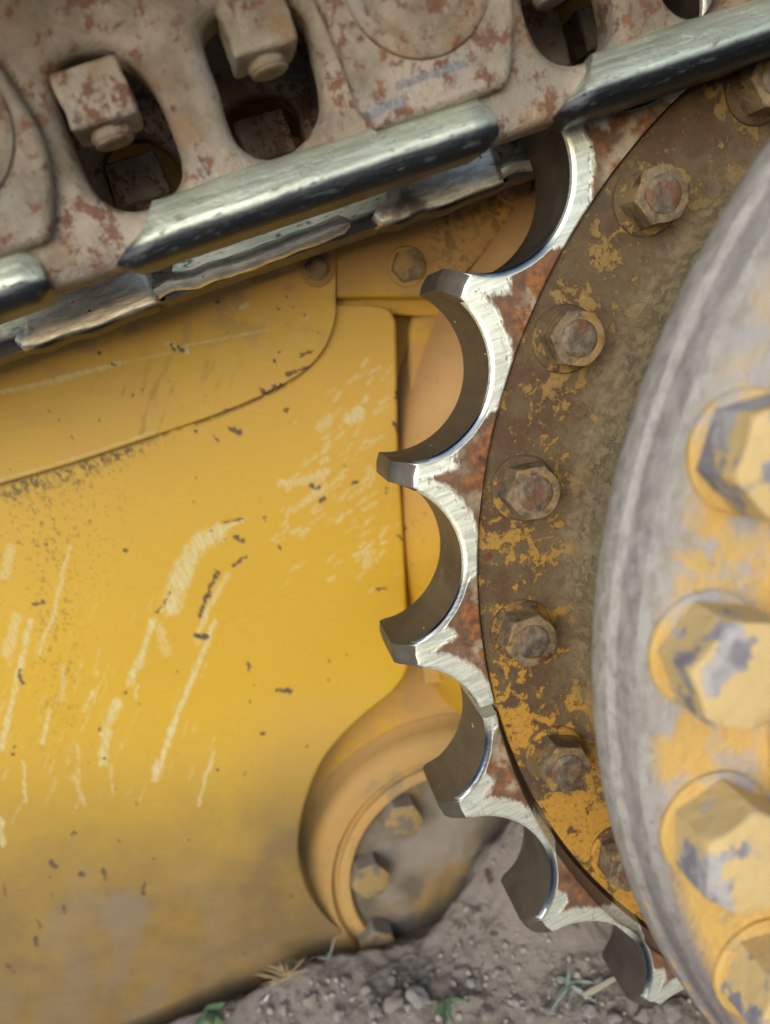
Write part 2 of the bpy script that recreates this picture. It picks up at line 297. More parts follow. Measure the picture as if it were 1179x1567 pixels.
MT['panel'] = mat_panel(); MT['yellow'] = mat_yellow('dusty_yellow_paint', .25); MT['tan'] = mat_yellow('tan_dusted_paint', .75)
MT['cast'] = mat_yellow('rough_cast_paint', .55, rough_cast=1); MT['barrel'] = mat_yellow('housing_paint', .5, sky_tan=True); MT['case'] = mat_case_face(); MT['casebolt'] = mat_case_bolt(); MT['seg'] = mat_segment(); MT['pocket'] = mat_pocket()
MT['ring'] = mat_ring(); MT['bolt'] = mat_bolt(); MT['boltend'] = mat_boltend(); MT['hub'] = mat_hub(); MT['hubbolt'] = mat_hubbolt()
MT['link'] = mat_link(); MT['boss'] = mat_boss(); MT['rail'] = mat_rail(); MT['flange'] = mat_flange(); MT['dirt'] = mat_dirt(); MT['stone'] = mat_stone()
MT['shoe'] = mat_dark('dark_shoe_steel', (.06, .055, .055), (.14, .12, .11)); MT['mudlump'] = mat_dark('dark_mud', (.07, .055, .045), (.17, .145, .12), .95)
MT['bush'] = mat_dark('bushing_steel', (.10, .10, .10), (.2, .2, .2), .35)
MT['leaf'] = mat_leaf('green_leaf', (.05, .10, .055), (.10, .17, .085)); MT['greyleaf'] = mat_leaf('grey_green_leaf', (.16, .22, .19), (.27, .33, .29))
MT['straw'] = mat_leaf('dry_straw', (.30, .22, .12), (.42, .33, .20)); MT['twig'] = mat_leaf('dark_twig', (.09, .07, .055), (.19, .155, .125))
MT['deadleaf'] = mat_leaf('dead_leaf', (.28, .19, .11), (.40, .30, .20)); MT['wood'] = mat_leaf('bleached_wood', (.26, .23, .17), (.40, .37, .29)); MT['foil'] = mat_leaf('pale_scrap', (.50, .50, .52), (.70, .70, .72))

# ------------------------------------------------------------------ object helpers
def prop(o, label=None, cat=None, group=None, kind=None):
    for k_, v_ in (('label', label), ('category', cat), ('group', group), ('kind', kind)):
        if v_: o[k_] = v_
    return o
def empty(name, loc, label, cat, group=None):
    o = bpy.data.objects.new(name, None); col.objects.link(o); o.location = loc; o.empty_display_size = .05
    return prop(o, label, cat, group)
def mesh_obj(name, verts, faces, mats, parent=None, loc=None, mi=None, attrs=None, smooth=True, sharp=40):
    me = bpy.data.meshes.new(name); me.from_pydata([tuple(v) for v in verts], [], faces)
    for m in (mats if isinstance(mats, (list, tuple)) else [mats]): me.materials.append(m)
    if mi is not None: me.polygons.foreach_set('material_index', mi)
    for k_, a in (attrs or {}).items():
        at_ = me.attributes.new(k_, 'FLOAT', 'POINT'); at_.data.foreach_set('value', np.asarray(a, dtype=np.float32))
    me.update()
    return link_mesh(name, me, parent, loc, smooth, sharp)
def link_mesh(name, me, parent=None, loc=None, smooth=True, sharp=40):
    if smooth:
        me.polygons.foreach_set('use_smooth', [True]*len(me.polygons))
        if sharp: me.set_sharp_from_angle(angle=math.radians(sharp))
    o = bpy.data.objects.new(name, me); col.objects.link(o)
    if loc is not None: o.location = loc
    if parent: o.parent = parent
    return o
def bm_obj(name, bm, mats, parent=None, loc=None, smooth=True, sharp=35):
    me = bpy.data.meshes.new(name); bmesh.ops.recalc_face_normals(bm, faces=bm.faces); bm.to_mesh(me); bm.free()
    for m in (mats if isinstance(mats, (list, tuple)) else [mats]): me.materials.append(m)
    return link_mesh(name, me, parent, loc, smooth, sharp)
def copy_to(o, parent=None, loc=None):
    c = o.copy(); col.objects.link(c)
    if parent is not None: c.parent = parent
    if loc is not None: c.location = loc
    for ch in o.children: copy_to(ch, c)
    return c
def crm(pts, n=6, closed=False):           # Catmull-Rom through points
    P = [np.array(p, float) for p in pts]; N = len(P); out = []
    rng_ = range(N) if closed else range(N-1)
    for i in rng_:
        p0 = P[(i-1) % N] if closed or i > 0 else P[0]; p1 = P[i]; p2 = P[(i+1) % N]; p3 = P[(i+2) % N] if closed or i+2 < N else P[-1]
        for j in range(n):
            t = j/n; out.append(.5*((2*p1)+(-p0+p2)*t+(2*p0-5*p1+4*p2-p3)*t*t+(-p0+3*p1-3*p2+p3)*t**3))
    if not closed: out.append(P[-1])
    return out
def plate_mesh(outer, holes, y0, y1, bevel, res=3):
    """outline in (X, Z) metres -> solid plate between depths y0 (front) and y1, rounded edges"""
    cu = bpy.data.curves.new('plate', 'CURVE'); cu.dimensions = '2D'; cu.fill_mode = 'BOTH'
    cu.bevel_depth = bevel; cu.bevel_resolution = res; cu.extrude = max((y1-y0)/2-bevel, 0); cu.offset = -bevel
    for ring in [outer]+list(holes):
        sp = cu.splines.new('POLY'); sp.points.add(len(ring)-1); sp.use_cyclic_u = True
        for p_, q in zip(sp.points, ring): p_.co = (q[0], q[1], 0, 1)
    o = bpy.data.objects.new('plate', cu); col.objects.link(o)
    me = bpy.data.meshes.new_from_object(o.evaluated_get(bpy.context.evaluated_depsgraph_get()))
    bpy.data.objects.remove(o); bpy.data.curves.remove(cu)
    yc = (y0+y1)/2
    me.transform(Matrix(((1, 0, 0, 0), (0, 0, -1, yc), (0, 1, 0, 0), (0, 0, 0, 1))))
    bm = bmesh.new(); bm.from_mesh(me); bmesh.ops.remove_doubles(bm, verts=bm.verts, dist=1e-6); bmesh.ops.recalc_face_normals(bm, faces=bm.faces); bm.to_mesh(me); bm.free()
    return me
def plate(name, outer, holes, y0, y1, bevel, mat, parent, loc=None, sharp=35):
    me = plate_mesh(outer, holes, y0, y1, bevel); me.name = name; me.materials.clear(); me.materials.append(mat)
    return link_mesh(name, me, parent, loc, True, sharp)
def lathe(name, prof, mat, parent, t0, t1, n, attrs=None, mode='sprocket', cen=None, sharp=30):
    """prof = [(r, z)] about the sprocket axis; t = degrees from the -x direction towards +y, sprocket frame"""
    vs, fs = [], []; m = len(prof); A = {k_: [] for k_ in (attrs or {})}
    for i in range(n+1):
        t = math.radians(t0+(t1-t0)*i/n)
        for j, (r, z) in enumerate(prof):
            vs.append(W((-r*math.cos(t), r*math.sin(t), z)))
            for k_ in A: A[k_].append(attrs[k_](t, j))
    for i in range(n):
        for j in range(m-1): fs.append((i*m+j, i*m+j+1, (i+1)*m+j+1, (i+1)*m+j))
    return mesh_obj(name, vs, fs, mat, parent, attrs=A, sharp=sharp)
def prism(bm, n, r, y0, y1, bev=.0, rot=0, cx=0, cz=0):
    """n-gon prism along Y (y0 = outer end, y1 = base)"""
    def ringv(rr, y): return [bm.verts.new((cx+rr*math.cos(rot+2*math.pi*i/n), y, cz+rr*math.sin(rot+2*math.pi*i/n))) for i in range(n)]
    rings = [ringv(r, y1), ringv(r, y0+bev), ringv(r-bev, y0)] if bev else [ringv(r, y1), ringv(r, y0)]
    for a, b in zip(rings[:-1], rings[1:]):
        for i in range(n): bm.faces.new((a[i], a[(i+1) % n], b[(i+1) % n], b[i]))
    bm.faces.new(rings[-1]); bm.faces.new(rings[0][::-1])
def hexhead_bm(R, h, dome=.0):
    """hexagon head along -Y with its corners cut by a cone, as turned nuts are; base at y=0"""
    bm = bmesh.new(); N = 48; rings = []
    def hexr(t): a = (t % (math.pi/3))-math.pi/6; return R*math.cos(math.pi/6)/math.cos(a)
    for y, rc in ((0, 9), (-.12*h, 9), (-h*.86, 9), (-h*.93, R*.985), (-h*.97, R*.94), (-h, R*.88), (-h-dome, R*.6), (-h-dome, 0)):
        if rc == 0: rings.append([bm.verts.new((0, y, 0))]); continue
        rr = []
        for i in range(N):
            t = 2*math.pi*i/N; r_ = min(hexr(t), rc)
            yy = y
            if rc == 9 and y < -.5*h: yy = y + h*.10*max(0, (hexr(t)/R-.9)/.1)
            rr.append(bm.verts.new((r_*math.cos(t), yy, r_*math.sin(t))))
        rings.append(rr)
    for a, b in zip(rings[:-1], rings[1:]):
        for i in range(N):
            if len(b) == 1: bm.faces.new((a[i], a[(i+1) % N], b[0]))
            else: bm.faces.new((a[i], a[(i+1) % N], b[(i+1) % N], b[i]))
    return bm
def washer_bm(R, h):
    bm = bmesh.new(); prism(bm, 40, R, -h, 0, min(h*.45, R*.08)); return bm
def stud_bm(R, y0, y1):
    bm = bmesh.new(); N = 28; prof = [(R*1.05, y1), (R*1.05, y0+R*.20), (R*.97, y0+R*.26), (R*.97, y0+R*.08), (R*.86, y0), (R*.60, y0-.0001), (R*.30, y0+.0004), (0, y0+.0005)]
    rings = [[bm.verts.new((r*math.cos(2*math.pi*i/N), y, r*math.sin(2*math.pi*i/N))) for i in range(N)] if r else [bm.verts.new((0, y, 0))] for r, y in prof]
    for a, b in zip(rings[:-1], rings[1:]):
        for i in range(N):
            bm.faces.new((a[i], a[(i+1) % N], b[(i+1) % N], b[i]) if len(b) > 1 else (a[i], a[(i+1) % N], b[0]))
    return bm

# ================================================================== machine body: panels, guard plates, case
body = empty('machine_body', at(300, 1000, .42), 'scratched yellow side panels and bolted guard plates of a bulldozer behind the sprocket', 'bulldozer body')
inv = Matrix.Translation(-body.location)
def onbody(o):                             # world-coordinate mesh -> local to the body empty
    o.data.transform(inv); o.parent = body; return o

BEND = .32                                  # the panel turns under towards the ground
def interp(v, pts): return np.interp(v, [p[1] for p in pts], [p[0] for p in pts])
RB = [tuple(p) for p in crm([(575, 469), (596, 474), (604, 488), (607, 510), (610, 690), (617, 800), (623, 930), (626, 1000), (622, 1030), (600, 1060), (562, 1090), (526, 1124), (497, 1160), (476, 1205), (463, 1250), (458, 1292), (463, 1335), (478, 1382), (502, 1425), (530, 1458), (560, 1490), (620, 1540), (680, 1600), (700, 1770)], 5)]
vs_ = list(np.arange(469, 1760, 2.6)); us_ = np.linspace(0, 1, 300)**.9
def grid_marks(u, v, overlay=False):
    n = len(u); A = {}
    scr = np.zeros(n); chip = np.zeros(n); grime = np.zeros(n)
    brk = fbm(u/7, v/7, 5); brk2 = fbm(u/3.2, v/5.0, 9); warp = (fbm(u/12, v/12, 21)-.5)*10
    brk3 = fbm((u*.88+v*.47)/2.0, (v*.88-u*.47)/18, 77); brk4 = fbm(u/5, v/5, 51, 3)
    def near(pts, w):
        a = np.array(pts); return np.nonzero((u > a[:, 0].min()-w-12) & (u < a[:, 0].max()+w+12) & (v > a[:, 1].min()-w-12) & (v < a[:, 1].max()+w+12))[0]
    def scratch(pts, w, k=1.0, thr=.42):
        nonlocal scr
        b = near(pts, w); d = seg_dist(u[b]+warp[b]*.6, v[b], pts)/(w*.85)
        f_ = sstep(1.1, .1, d); scr[b] = np.maximum(scr[b], k*sstep(thr+.02, thr+.26, (brk3[b]*.55+brk2[b]*.45)*.75+.32*f_)*sstep(0, .35, f_))
    def mark(pts, w, k=1.0):
        nonlocal chip
        b = near(pts, w); d = seg_dist(u[b]+warp[b]*.7+(brk2[b]-.5)*7, v[b]+warp[b]*.4+(brk4[b]-.5)*7, pts); chip[b] = np.maximum(chip[b], k*sstep(1.0, .7, d/(w*.52*(.45+1.1*brk4[b]))))
    if not overlay:
        for p, w, k in [([(335, 813), (300, 835), (279, 873), (268, 905), (261, 930)], 24, .95), ([(285, 862), (262, 925)], 30, .75), ([(345, 808), (376, 792)], 6, .9), ([(348, 880), (318, 935), (300, 985)], 9, .7),
                     ([(330, 950), (300, 1025), (285, 1063), (262, 1120), (238, 1190)], 9, 1), ([(240, 1165), (236, 1192)], 9, .9), ([(327, 1152), (315, 1190), (305, 1232)], 5, .75),
                     ([(180, 1075), (165, 1110), (158, 1166)], 15, .8), ([(235, 950), (205, 1033)], 10, .9), ([(215, 1010), (200, 1045)], 13, .6), ([(75, 1086), (66, 1136)], 7, .8), ([(47, 950), (22, 1060), (2, 1145)], 9, .85),
                     ([(36, 1164), (39, 1226)], 5, .7), ([(96, 1020), (98, 1070)], 8, .7), ([(107, 837), (80, 945), (60, 1000)], 6, .8), ([(2, 1255), (4, 1290)], 10, .8), ([(140, 1060), (128, 1088)], 7, .7), ([(25, 945), (12, 1000)], 16, .6), ([(17, 840), (8, 880)], 16, .6),
                     ([(115, 1190), (130, 1230)], 6, .6), ([(245, 960), (255, 1000)], 14, .5), ([(212, 1050), (206, 1070)], 6, .7), ([(120, 1140), (121, 1200)], 5, .5), ([(170, 1170), (172, 1215)], 5, .45),
                     ([(535, 640), (548, 632)], 20, .95), ([(490, 655), (505, 640)], 14, .7), ([(430, 740), (470, 735), (500, 720)], 12, .7), ([(450, 780), (500, 745)], 10, .6), ([(560, 865), (566, 845)], 14, .6)]: scratch(p, w, k)
        r2 = np.random.default_rng(8)
        for i in range(120):
            t = r2.random(); cx_ = 560-120*t+r2.normal(0, 26); cy_ = 600+260*t+r2.normal(0, 38)
            if i % 3 == 0: cx_ = r2.normal(555, 28); cy_ = r2.normal(810, 50)
            L = r2.uniform(6, 26); a = math.radians(r2.normal(-42, 10)); scratch([(cx_, cy_), (cx_+L*math.cos(a), cy_+L*math.sin(a))], r2.uniform(3, 6.5), r2.uniform(.35, .85), .45)
        for i in range(70):
            cx_ = r2.uniform(0, 330); cy_ = r2.uniform(900, 1230); L = r2.uniform(8, 40); a = math.radians(r2.normal(112, 5))
            scratch([(cx_, cy_), (cx_+L*math.cos(a), cy_+L*math.sin(a))], r2.uniform(2, 4.5), r2.uniform(.2, .5), .47)
        for p, w in [([(335, 876), (326, 892), (318, 910), (306, 944)], 7), ([(260, 905), (243, 938)], 4), ([(377, 849), (356, 866)], 5), ([(362, 823), (372, 828)], 7), ([(303, 974), (316, 975)], 9), ([(356, 657), (366, 662)], 9), ([(478, 744), (486, 747)], 8), ([(489, 768), (497, 762)], 6),
                     ([(193, 842), (195, 842)], 6), ([(540, 741), (548, 737)], 5), ([(52, 924), (66, 922)], 7), ([(578, 901), (590, 899)], 4), ([(424, 1056), (444, 1058)], 8), ([(383, 1018), (383, 1026)], 5), ([(80, 1320), (86, 1326)], 9), ([(124, 1338), (129, 1339)], 7), ([(221, 1352), (219, 1368)], 6),
                     ([(56, 1435), (56, 1447)], 6), ([(58, 1405), (62, 1420)], 3), ([(108, 1279), (118, 1275)], 4), ([(210, 1227), (212, 1229)], 5), ([(30, 1025), (36, 1048)], 5), ([(98, 1388), (98, 1396)], 4), ([(402, 1123), (404, 1124)], 6), ([(467, 1142), (470, 1141)], 4), ([(160, 1330), (162, 1345)], 4), ([(15, 1480), (22, 1492)], 4), ([(8, 1350), (9, 1372)], 3),
                     ([(345, 800), (376, 791)], 4), ([(300, 660), (303, 661)], 6), ([(330, 670), (333, 675)], 5), ([(435, 628), (438, 628)], 6), ([(427, 838), (429, 840)], 4), ([(605, 648), (609, 660)], 6), ([(606, 600), (608, 610)], 5), ([(611, 820), (614, 826)], 5)]: mark(p, w)
        for i in range(40):
            a, b = r2.uniform(0, 600), r2.uniform(680, 1500); mark([(a, b), (a+r2.uniform(-3, 3), b+r2.uniform(-4, 4))], r2.uniform(1.6, 3.6), .9)
        # grime creeping out under the overlay edge
        el = np.interp(u, [-250, 0, 110, 240, 330, 400, 445, 475], [800, 742, 710, 668, 637, 608, 584, 562])
        dd = v-el; strip = sstep(-40, 20, u)*sstep(310, 190, u)
        gl = 22+44*fbm(u/16, v*0+3, 31)+26*sstep(120, 40, np.abs(u-70))
        g = sstep(gl, gl*.1, dd)*strip; gt = brk*.45+brk2*.55
        grime = np.maximum(g*sstep(.60, .42, gt*(1.0)+.30*(1-g)), .75*sstep(7, 1, dd)*sstep(.35, .5, brk)*sstep(480, 430, u))
        sp = sstep(190, 20, np.abs(u-70))*sstep(320, 60, dd)*sstep(.69, .74, brk2)*.7; grime = np.maximum(grime, sp)
        lo = sstep(60, 10, np.abs(u-85))*sstep(.62, .70, brk2)*sstep(1250, 1000, v)*sstep(700, 800, v)*.5; grime = np.maximum(grime, lo)
        slope = v + u*.08
        dust_shading = .95*sstep(1070, 1430, slope)+.20*sstep(860, 560, v)+.16*sstep(420, 620, u)*sstep(900, 600, v)+.25*sstep(340, 450, u)*sstep(1000, 1150, v)  # lower part dirt plus some shade, upper tan painted for reflected sky
        dust_shading = np.clip(dust_shading, 0, 1)*(.86+.24*fbm(u/60, v/90, 3))
        mud = sstep(.47, .64, fbm(u/85, v/160, 41))*sstep(1290, 1420, v)*.5*sstep(20, 120, u+.0*v)*sstep(420, 260, u)
        mud = np.maximum(mud, .4*sstep(1440, 1560, slope)*sstep(.3, .6, fbm(u/40, v/40, 43)))
        mud = np.maximum(mud, sstep(45, 25, np.hypot((u-190)/1.1, (v-1400)/1.0)+14*(brk-.5))*.6)
    else:
        for p, w, k in [([(-20, 604), (60, 588), (120, 572), (184, 556)], 7, 1), ([(190, 555), (260, 540)], 3, .5), ([(270, 532), (330, 520), (410, 505)], 3.5, .6), ([(258, 528), (284, 536)], 9, .8), ([(368, 471), (378, 467)], 7, .9), ([(80, 585), (120, 573)], 9, .6), ([(462, 490), (470, 486)], 6, .4), ([(0, 735), (110, 703), (240, 660)], 4, .5)]: scratch(p, w, k, .40)
        for p, w in [([(405, 602), (420, 594), (430, 590)], 9), ([(440, 575), (470, 560)], 5), ([(460, 545), (475, 537)], 5), ([(418, 549), (419, 552)], 6), ([(262, 528), (266, 535)], 5), ([(272, 530), (278, 536)], 6), ([(174, 558), (176, 560)], 5), ([(400, 596), (404, 600)], 4), ([(345, 625), (348, 627)], 4), ([(330, 460), (333, 462)], 4), ([(420, 605), (445, 592)], 5)]: mark(p, w)
        r2 = np.random.default_rng(3)
        for i in range(26):
            a, b = r2.uniform(0, 500), r2.uniform(420, 720); mark([(a, b), (a+2, b+2)], r2.uniform(1.4, 3), .8)
        dust_shading = np.clip(.62*sstep(580, 470, v+.28*u-40)+.18+.25*sstep(.5, .7, fbm(u/50, v/30, 12)), 0, .85)  # tan dust also paints light onto the plate under the track
        mud = .35*sstep(.55, .72, fbm(u/26, v/22, 17))*sstep(620, 520, v+.1*u)
        grime = .35*sstep(.6, .75, fbm((u+v*.3)/9, v/40, 19))*sstep(480, 620, v)*sstep(100, 200, u)*sstep(420, 300, u)
    return {'low': sstep(1000, 1250, v), 'scratch': scr, 'chip': chip, 'grime': grime, 'dust_shading': dust_shading, 'mud': mud}

def painted_sheet(name, rows, z, thick, edge_r, overlay=False, curved=True):
    """rows: list of lists of (u, v); last columns roll back to give the sheet its thickness"""
    U = np.array([[p[0] for p in r] for r in rows]); V = np.array([[p[1] for p in r] for r in rows]); nr, nc = U.shape
    A = grid_marks(U.ravel(), V.ravel(), overlay)
    q = np.full(nc, z); q[-4:] += [edge_r*(1-math.sin(math.acos(1-t))) for t in (.9, .62, .29, .06)]
    G = atv(U, V, np.broadcast_to(q, (nr, nc))); Eg = atv(U[:, -1:], V[:, -1:], z+edge_r); Eg[..., 1] = (z+thick)*S
    G = np.concatenate([G, Eg], 1).reshape(-1, 3)
    if curved: d = np.clip(-.275*S-G[:, 2], 0, None); G[:, 1] += BEND*d*d/(d+.06)
    vs = G
    m = nc+1; fs = [(i*m+j, (i+1)*m+j, (i+1)*m+j+1, i*m+j+1) for i in range(nr-1) for j in range(m-1)]
    for k_ in A: a = A[k_].reshape(nr, nc); A[k_] = np.c_[a, a[:, -1:]*0+(.6 if k_ == 'dust_shading' else 0)].ravel()
    return onbody(mesh_obj(name, vs, fs, MT['panel'], attrs=A, sharp=50))
rows = []
for v in vs_:
    ur = float(interp(v, RB)); u0 = -240
    base = u0+(ur-7-u0)*us_
    rows.append([(u, v) for u in base]+[(ur-5, v), (ur-2.6, v), (ur-1.0, v), (ur, v)])
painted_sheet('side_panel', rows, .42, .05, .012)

LB = [tuple(p) for p in crm([(-240, 812), (-100, 772), (0, 741), (110, 709), (240, 666), (330, 635), (400, 606), (445, 582), (475, 560), (497, 533), (508, 508)], 6)] + [(513, 486)]
rows = []
for u in np.linspace(-240, 513.5, 320):
    vb = float(np.interp(u, [p[0] for p in LB], [p[1] for p in LB]))
    if u > 508: vb = 486+(513.5-u)*4
    v0 = 210; rows.append([(u, v0+(vb-5-v0)*t) for t in np.linspace(0, 1, 200)]+[(u, vb-3.4), (u, vb-1.8), (u, vb-.7), (u, vb)])
painted_sheet('overlay_plate', rows, .402, .016, .006, overlay=True, curved=False)

def pxplate(name, pts, z, thick, bevel, mat, smooth_n=0, holes=()):
    P = pts if not smooth_n else crm(pts, smooth_n, True)
    ring = [(q.x, q.z) for q in (at(p[0], p[1], z) for p in P)]
    return onbody(plate(name, ring, [], z*S, (z+thick)*S, bevel, mat, None))
# edge of the overlay plate that drops straight down beside the upper guard plate
pxplate('overlay_edge', [(509, 200), (514.5, 200), (514.5, 484), (511, 490), (509, 484)], .403, .016, .0006, MT['yellow'])
# upper guard plate with a rough casting skin
gp = [(516, 180), (516, 457), (580, 457), (648, 455), (667, 453), (690, 440), (712, 420), (752, 376), (800, 324), (850, 285), (905, 180)]
ring = [at(u, v, .405) for u, v in gp]
def guard():
    nU, nV = 130, 110; vs = []; A = []; fs = []
    for i in range(nV):
        v = 180+(456-180)*i/(nV-1); ur = float(np.interp(v, [180, 285, 324, 376, 420, 440, 453, 456], [905, 850, 800, 752, 712, 690, 667, 650]))
        for j in range(nU):
            t = j/(nU-1); u = 516+(ur-516)*t
            q = .405 + (.012*(max(0, t-.985)/.015)**2) + (.010*max(0, (i-nV+4)/3)**2)
            vs.append(at(u, v, q)); A.append(float(sstep(640, 690, u)*sstep(455, 400, v+.2*(u-700))*(.35+.9*vnoise(np.array(u/40), np.array(v/40), 5))))
        P = at(ur, v, .417); vs.append(Vector((P.x, .45*S, P.z))); A.append(0)
    m = nU+1
    for i in range(nV-1):
        for j in range(nU): fs.append((i*m+j, (i+1)*m+j, (i+1)*m+j+1, i*m+j+1))
    for j in range(nU+1): P = vs[(nV-1)*m+j]; vs.append(Vector((P.x, .45*S, P.z))); A.append(0)
    b = nV*m
    for j in range(nU): fs.append(((nV-1)*m+j, b+j, b+j+1, (nV-1)*m+j+1))
    return onbody(mesh_obj('guard_plate', vs, fs, MT['cast'], attrs={'rough': [a*.75 for a in A]}, sharp=60))
guard()
# recessed plates behind the panel edge
pxplate('back_plate', [(-900, -1500), (1900, -1500), (1900, 1350), (700, 1350), (-900, 1150)], .555, .03, .001, MT['yellow'])  # unseen upper reach added to block the sky behind the track
pxplate('inner_plate', [(626, 505), (632, 486), (650, 480), (900, 470), (900, 1050), (650, 1050), (645, 1000), (640, 900), (632, 700), (627, 560)], .458, .03, .005, MT['yellow'])
pxplate('inner_ledge', [(505, 440), (700, 440), (700, 484), (640, 484), (575, 478), (505, 478)], .462, .02, .002, MT['yellow'])
# barrel of the final drive housing, round about the sprocket axis
bp = [(.915, .56), (.905, .50), (.90, .47), (.893, .44), (.882, .405), (.868, .375), (.85, .35), (.82, .33), (.76, .315), (.70, .31), (.5, .31)]
onbody(lathe('drive_housing', bp, MT['barrel'], None, -80, 32, 120))

# round case at the lower right of the panel
CCn = at(695, 1330, .50)
def case_lathe(name, prof, mat, t0=0, t1=360, n=96, wob=0):
    vs, fs = [], []; m = len(prof)
    for i in range(n+1):
        t = math.radians(t0+(t1-t0)*i/n)
        for r, y in prof:
            w_ = 1+wob*(mnoise.noise((math.cos(t)*3, math.sin(t)*3, r*9)))
            vs.append(Vector((CCn.x+r*S*w_*math.cos(t), (y+.068)*S, CCn.z+r*S*w_*math.sin(t))))
    for i in range(n):
        for j in range(m-1): fs.append((i*m+j, (i+1)*m+j, (i+1)*m+j+1, i*m+j+1))
    return onbody(mesh_obj(name, vs, fs, mat, sharp=40))
case_lathe('case_flange', [(.238, .452), (.240, .432), (.243, .428), (.262, .428), (.266, .430), (.268, .441), (.276, .442), (.279, .434), (.284, .428), (.310, .428), (.322, .431), (.336, .440), (.344, .456), (.35, .475), (.36, .484)], MT['tan'], 0, 360, 110, .006)
cf = []
ff = []
for i in range(25):
    for j in range(73):
        r = .241*i/24; t = 2*math.pi*j/72; cf.append(Vector((CCn.x+r*S*math.cos(t), .519*S+.003*mnoise.fractal((r*math.cos(t)*14, r*math.sin(t)*14, 2), 1, 2, 3), CCn.z+r*S*math.sin(t))))
for i in range(24):
    for j in range(72): ff.append((i*73+j, i*73+j+1, (i+1)*73+j+1, (i+1)*73+j))
onbody(mesh_obj('case_face', cf, ff, MT['case'], sharp=60))
def lump(R, seed, squash=(1, 1, 1), sub=3, amp=.35, fr=1.6, flat=.0):
    bm = bmesh.new(); bmesh.ops.create_icosphere(bm, subdivisions=sub, radius=1)
    amp *= .6; off = Vector((seed*3.1, seed*1.7, seed*.9))
    for v in bm.verts:
        d = v.co.normalized(); n_ = mnoise.fractal(d*fr+off, 1, 2, 4); k_ = 1+amp*max(-.6, min(.6, n_))
        c = mnoise.noise(d*1.1+off*2)
        v.co = Vector((d.x*squash[0], d.y*squash[1], d.z*squash[2]))*R*(k_+.25*c)
    return bm
def body_bolt(u, v, z, R, h, wR, name='guard_bolt', mats=('tan', 'bolt'), rot=.2, dome=.0006):
    o = bm_obj(name, hexhead_bm(R*S, h*S, dome), MT[mats[1]], body, at(u, v, z)-body.location); o.rotation_euler = (0, rot, 0)
    if wR: bm_obj('washer', washer_bm(wR*S, .007*S), MT[mats[0]], o)
    return o
body_bolt(484, 411, .402, .023, .020, .033, rot=.5); body_bolt(622, 408, .405, .0305, .026, .037, rot=.1); body_bolt(785, 285, .405, .028, .024, .034, rot=.8)
for (u, v, r_) in [(612, 1240, .3), (563, 1328, .05), (573, 1428, .7)]: body_bolt(u, v, .518, .045, .050, 0, 'case_bolt', ('tan', 'casebolt'), r_, .001)
onbody(bm_obj('mud_lump', lump(.055*S, 3, (1.0, .6, .9), 4, .6, 2.2), MT['mudlump'], None, None, True, 0)).location = at(676, 1286, .51)-body.location

# ================================================================== drive sprocket
spr = empty('drive_sprocket', (0, 0, 0), 'worn drive sprocket with bright ground tooth edges, bolted to a flaking yellow hub', 'sprocket')
T = .139; TIP0, STEP = 9.05, 15.83
RT, RD, HC = 1.003, .893, .1225            # tip radius, pocket bottom, half chord of a pocket
hh = math.sqrt(RT**2-HC**2)-RD; RHO = (HC*HC+hh*hh)/(2*hh); RCN = RD+RHO
def profile(k0, k1):
    """outline from tooth position k0 to k1 (integers = tooth tips); returns [(x, y, k)]"""
    out = []; half = math.asin(HC/RHO) if RCN > math.sqrt(RT**2-HC**2) else math.pi-math.asin(HC/RHO)
    kk = math.floor(k0-.5)-1
    while kk < k1+1:
        mid = math.radians(TIP0+STEP*(kk+.5-3)); c = np.array([-math.cos(mid), math.sin(mid)]); tg = np.array([math.sin(mid), math.cos(mid)])
        for j in range(41):
            a = -half+2*half*j/40
            p_ = c*(RCN-RHO*math.cos(a)) + tg*RHO*math.sin(a); out.append((p_[0], p_[1]))
        tip = math.radians(TIP0+STEP*(kk+1-3)); 
        for f_ in (-.45, 0, .45): out.append((-(RT+.002*(f_ == 0))*math.cos(tip+f_*(math.radians(STEP)-2*math.asin(HC/RT))), (RT+.002*(f_ == 0))*math.sin(tip+f_*(math.radians(STEP)-2*math.asin(HC/RT)))))
        kk += 1
    res = []
    for x, y in out:
        k = (math.degrees(math.atan2(y, -x))-TIP0)/STEP+3
        if k0 <= k <= k1: res.append((x, y, k))
    return res
def pocket_d(x, y):
    k = (np.degrees(np.arctan2(y, -x))-TIP0)/STEP+3; kk = np.floor(k)
    mid = np.radians(TIP0+STEP*(kk+.5-3)); d0 = np.hypot(x+RCN*np.cos(mid), y-RCN*np.sin(mid))-RHO
    return d0, k-kk
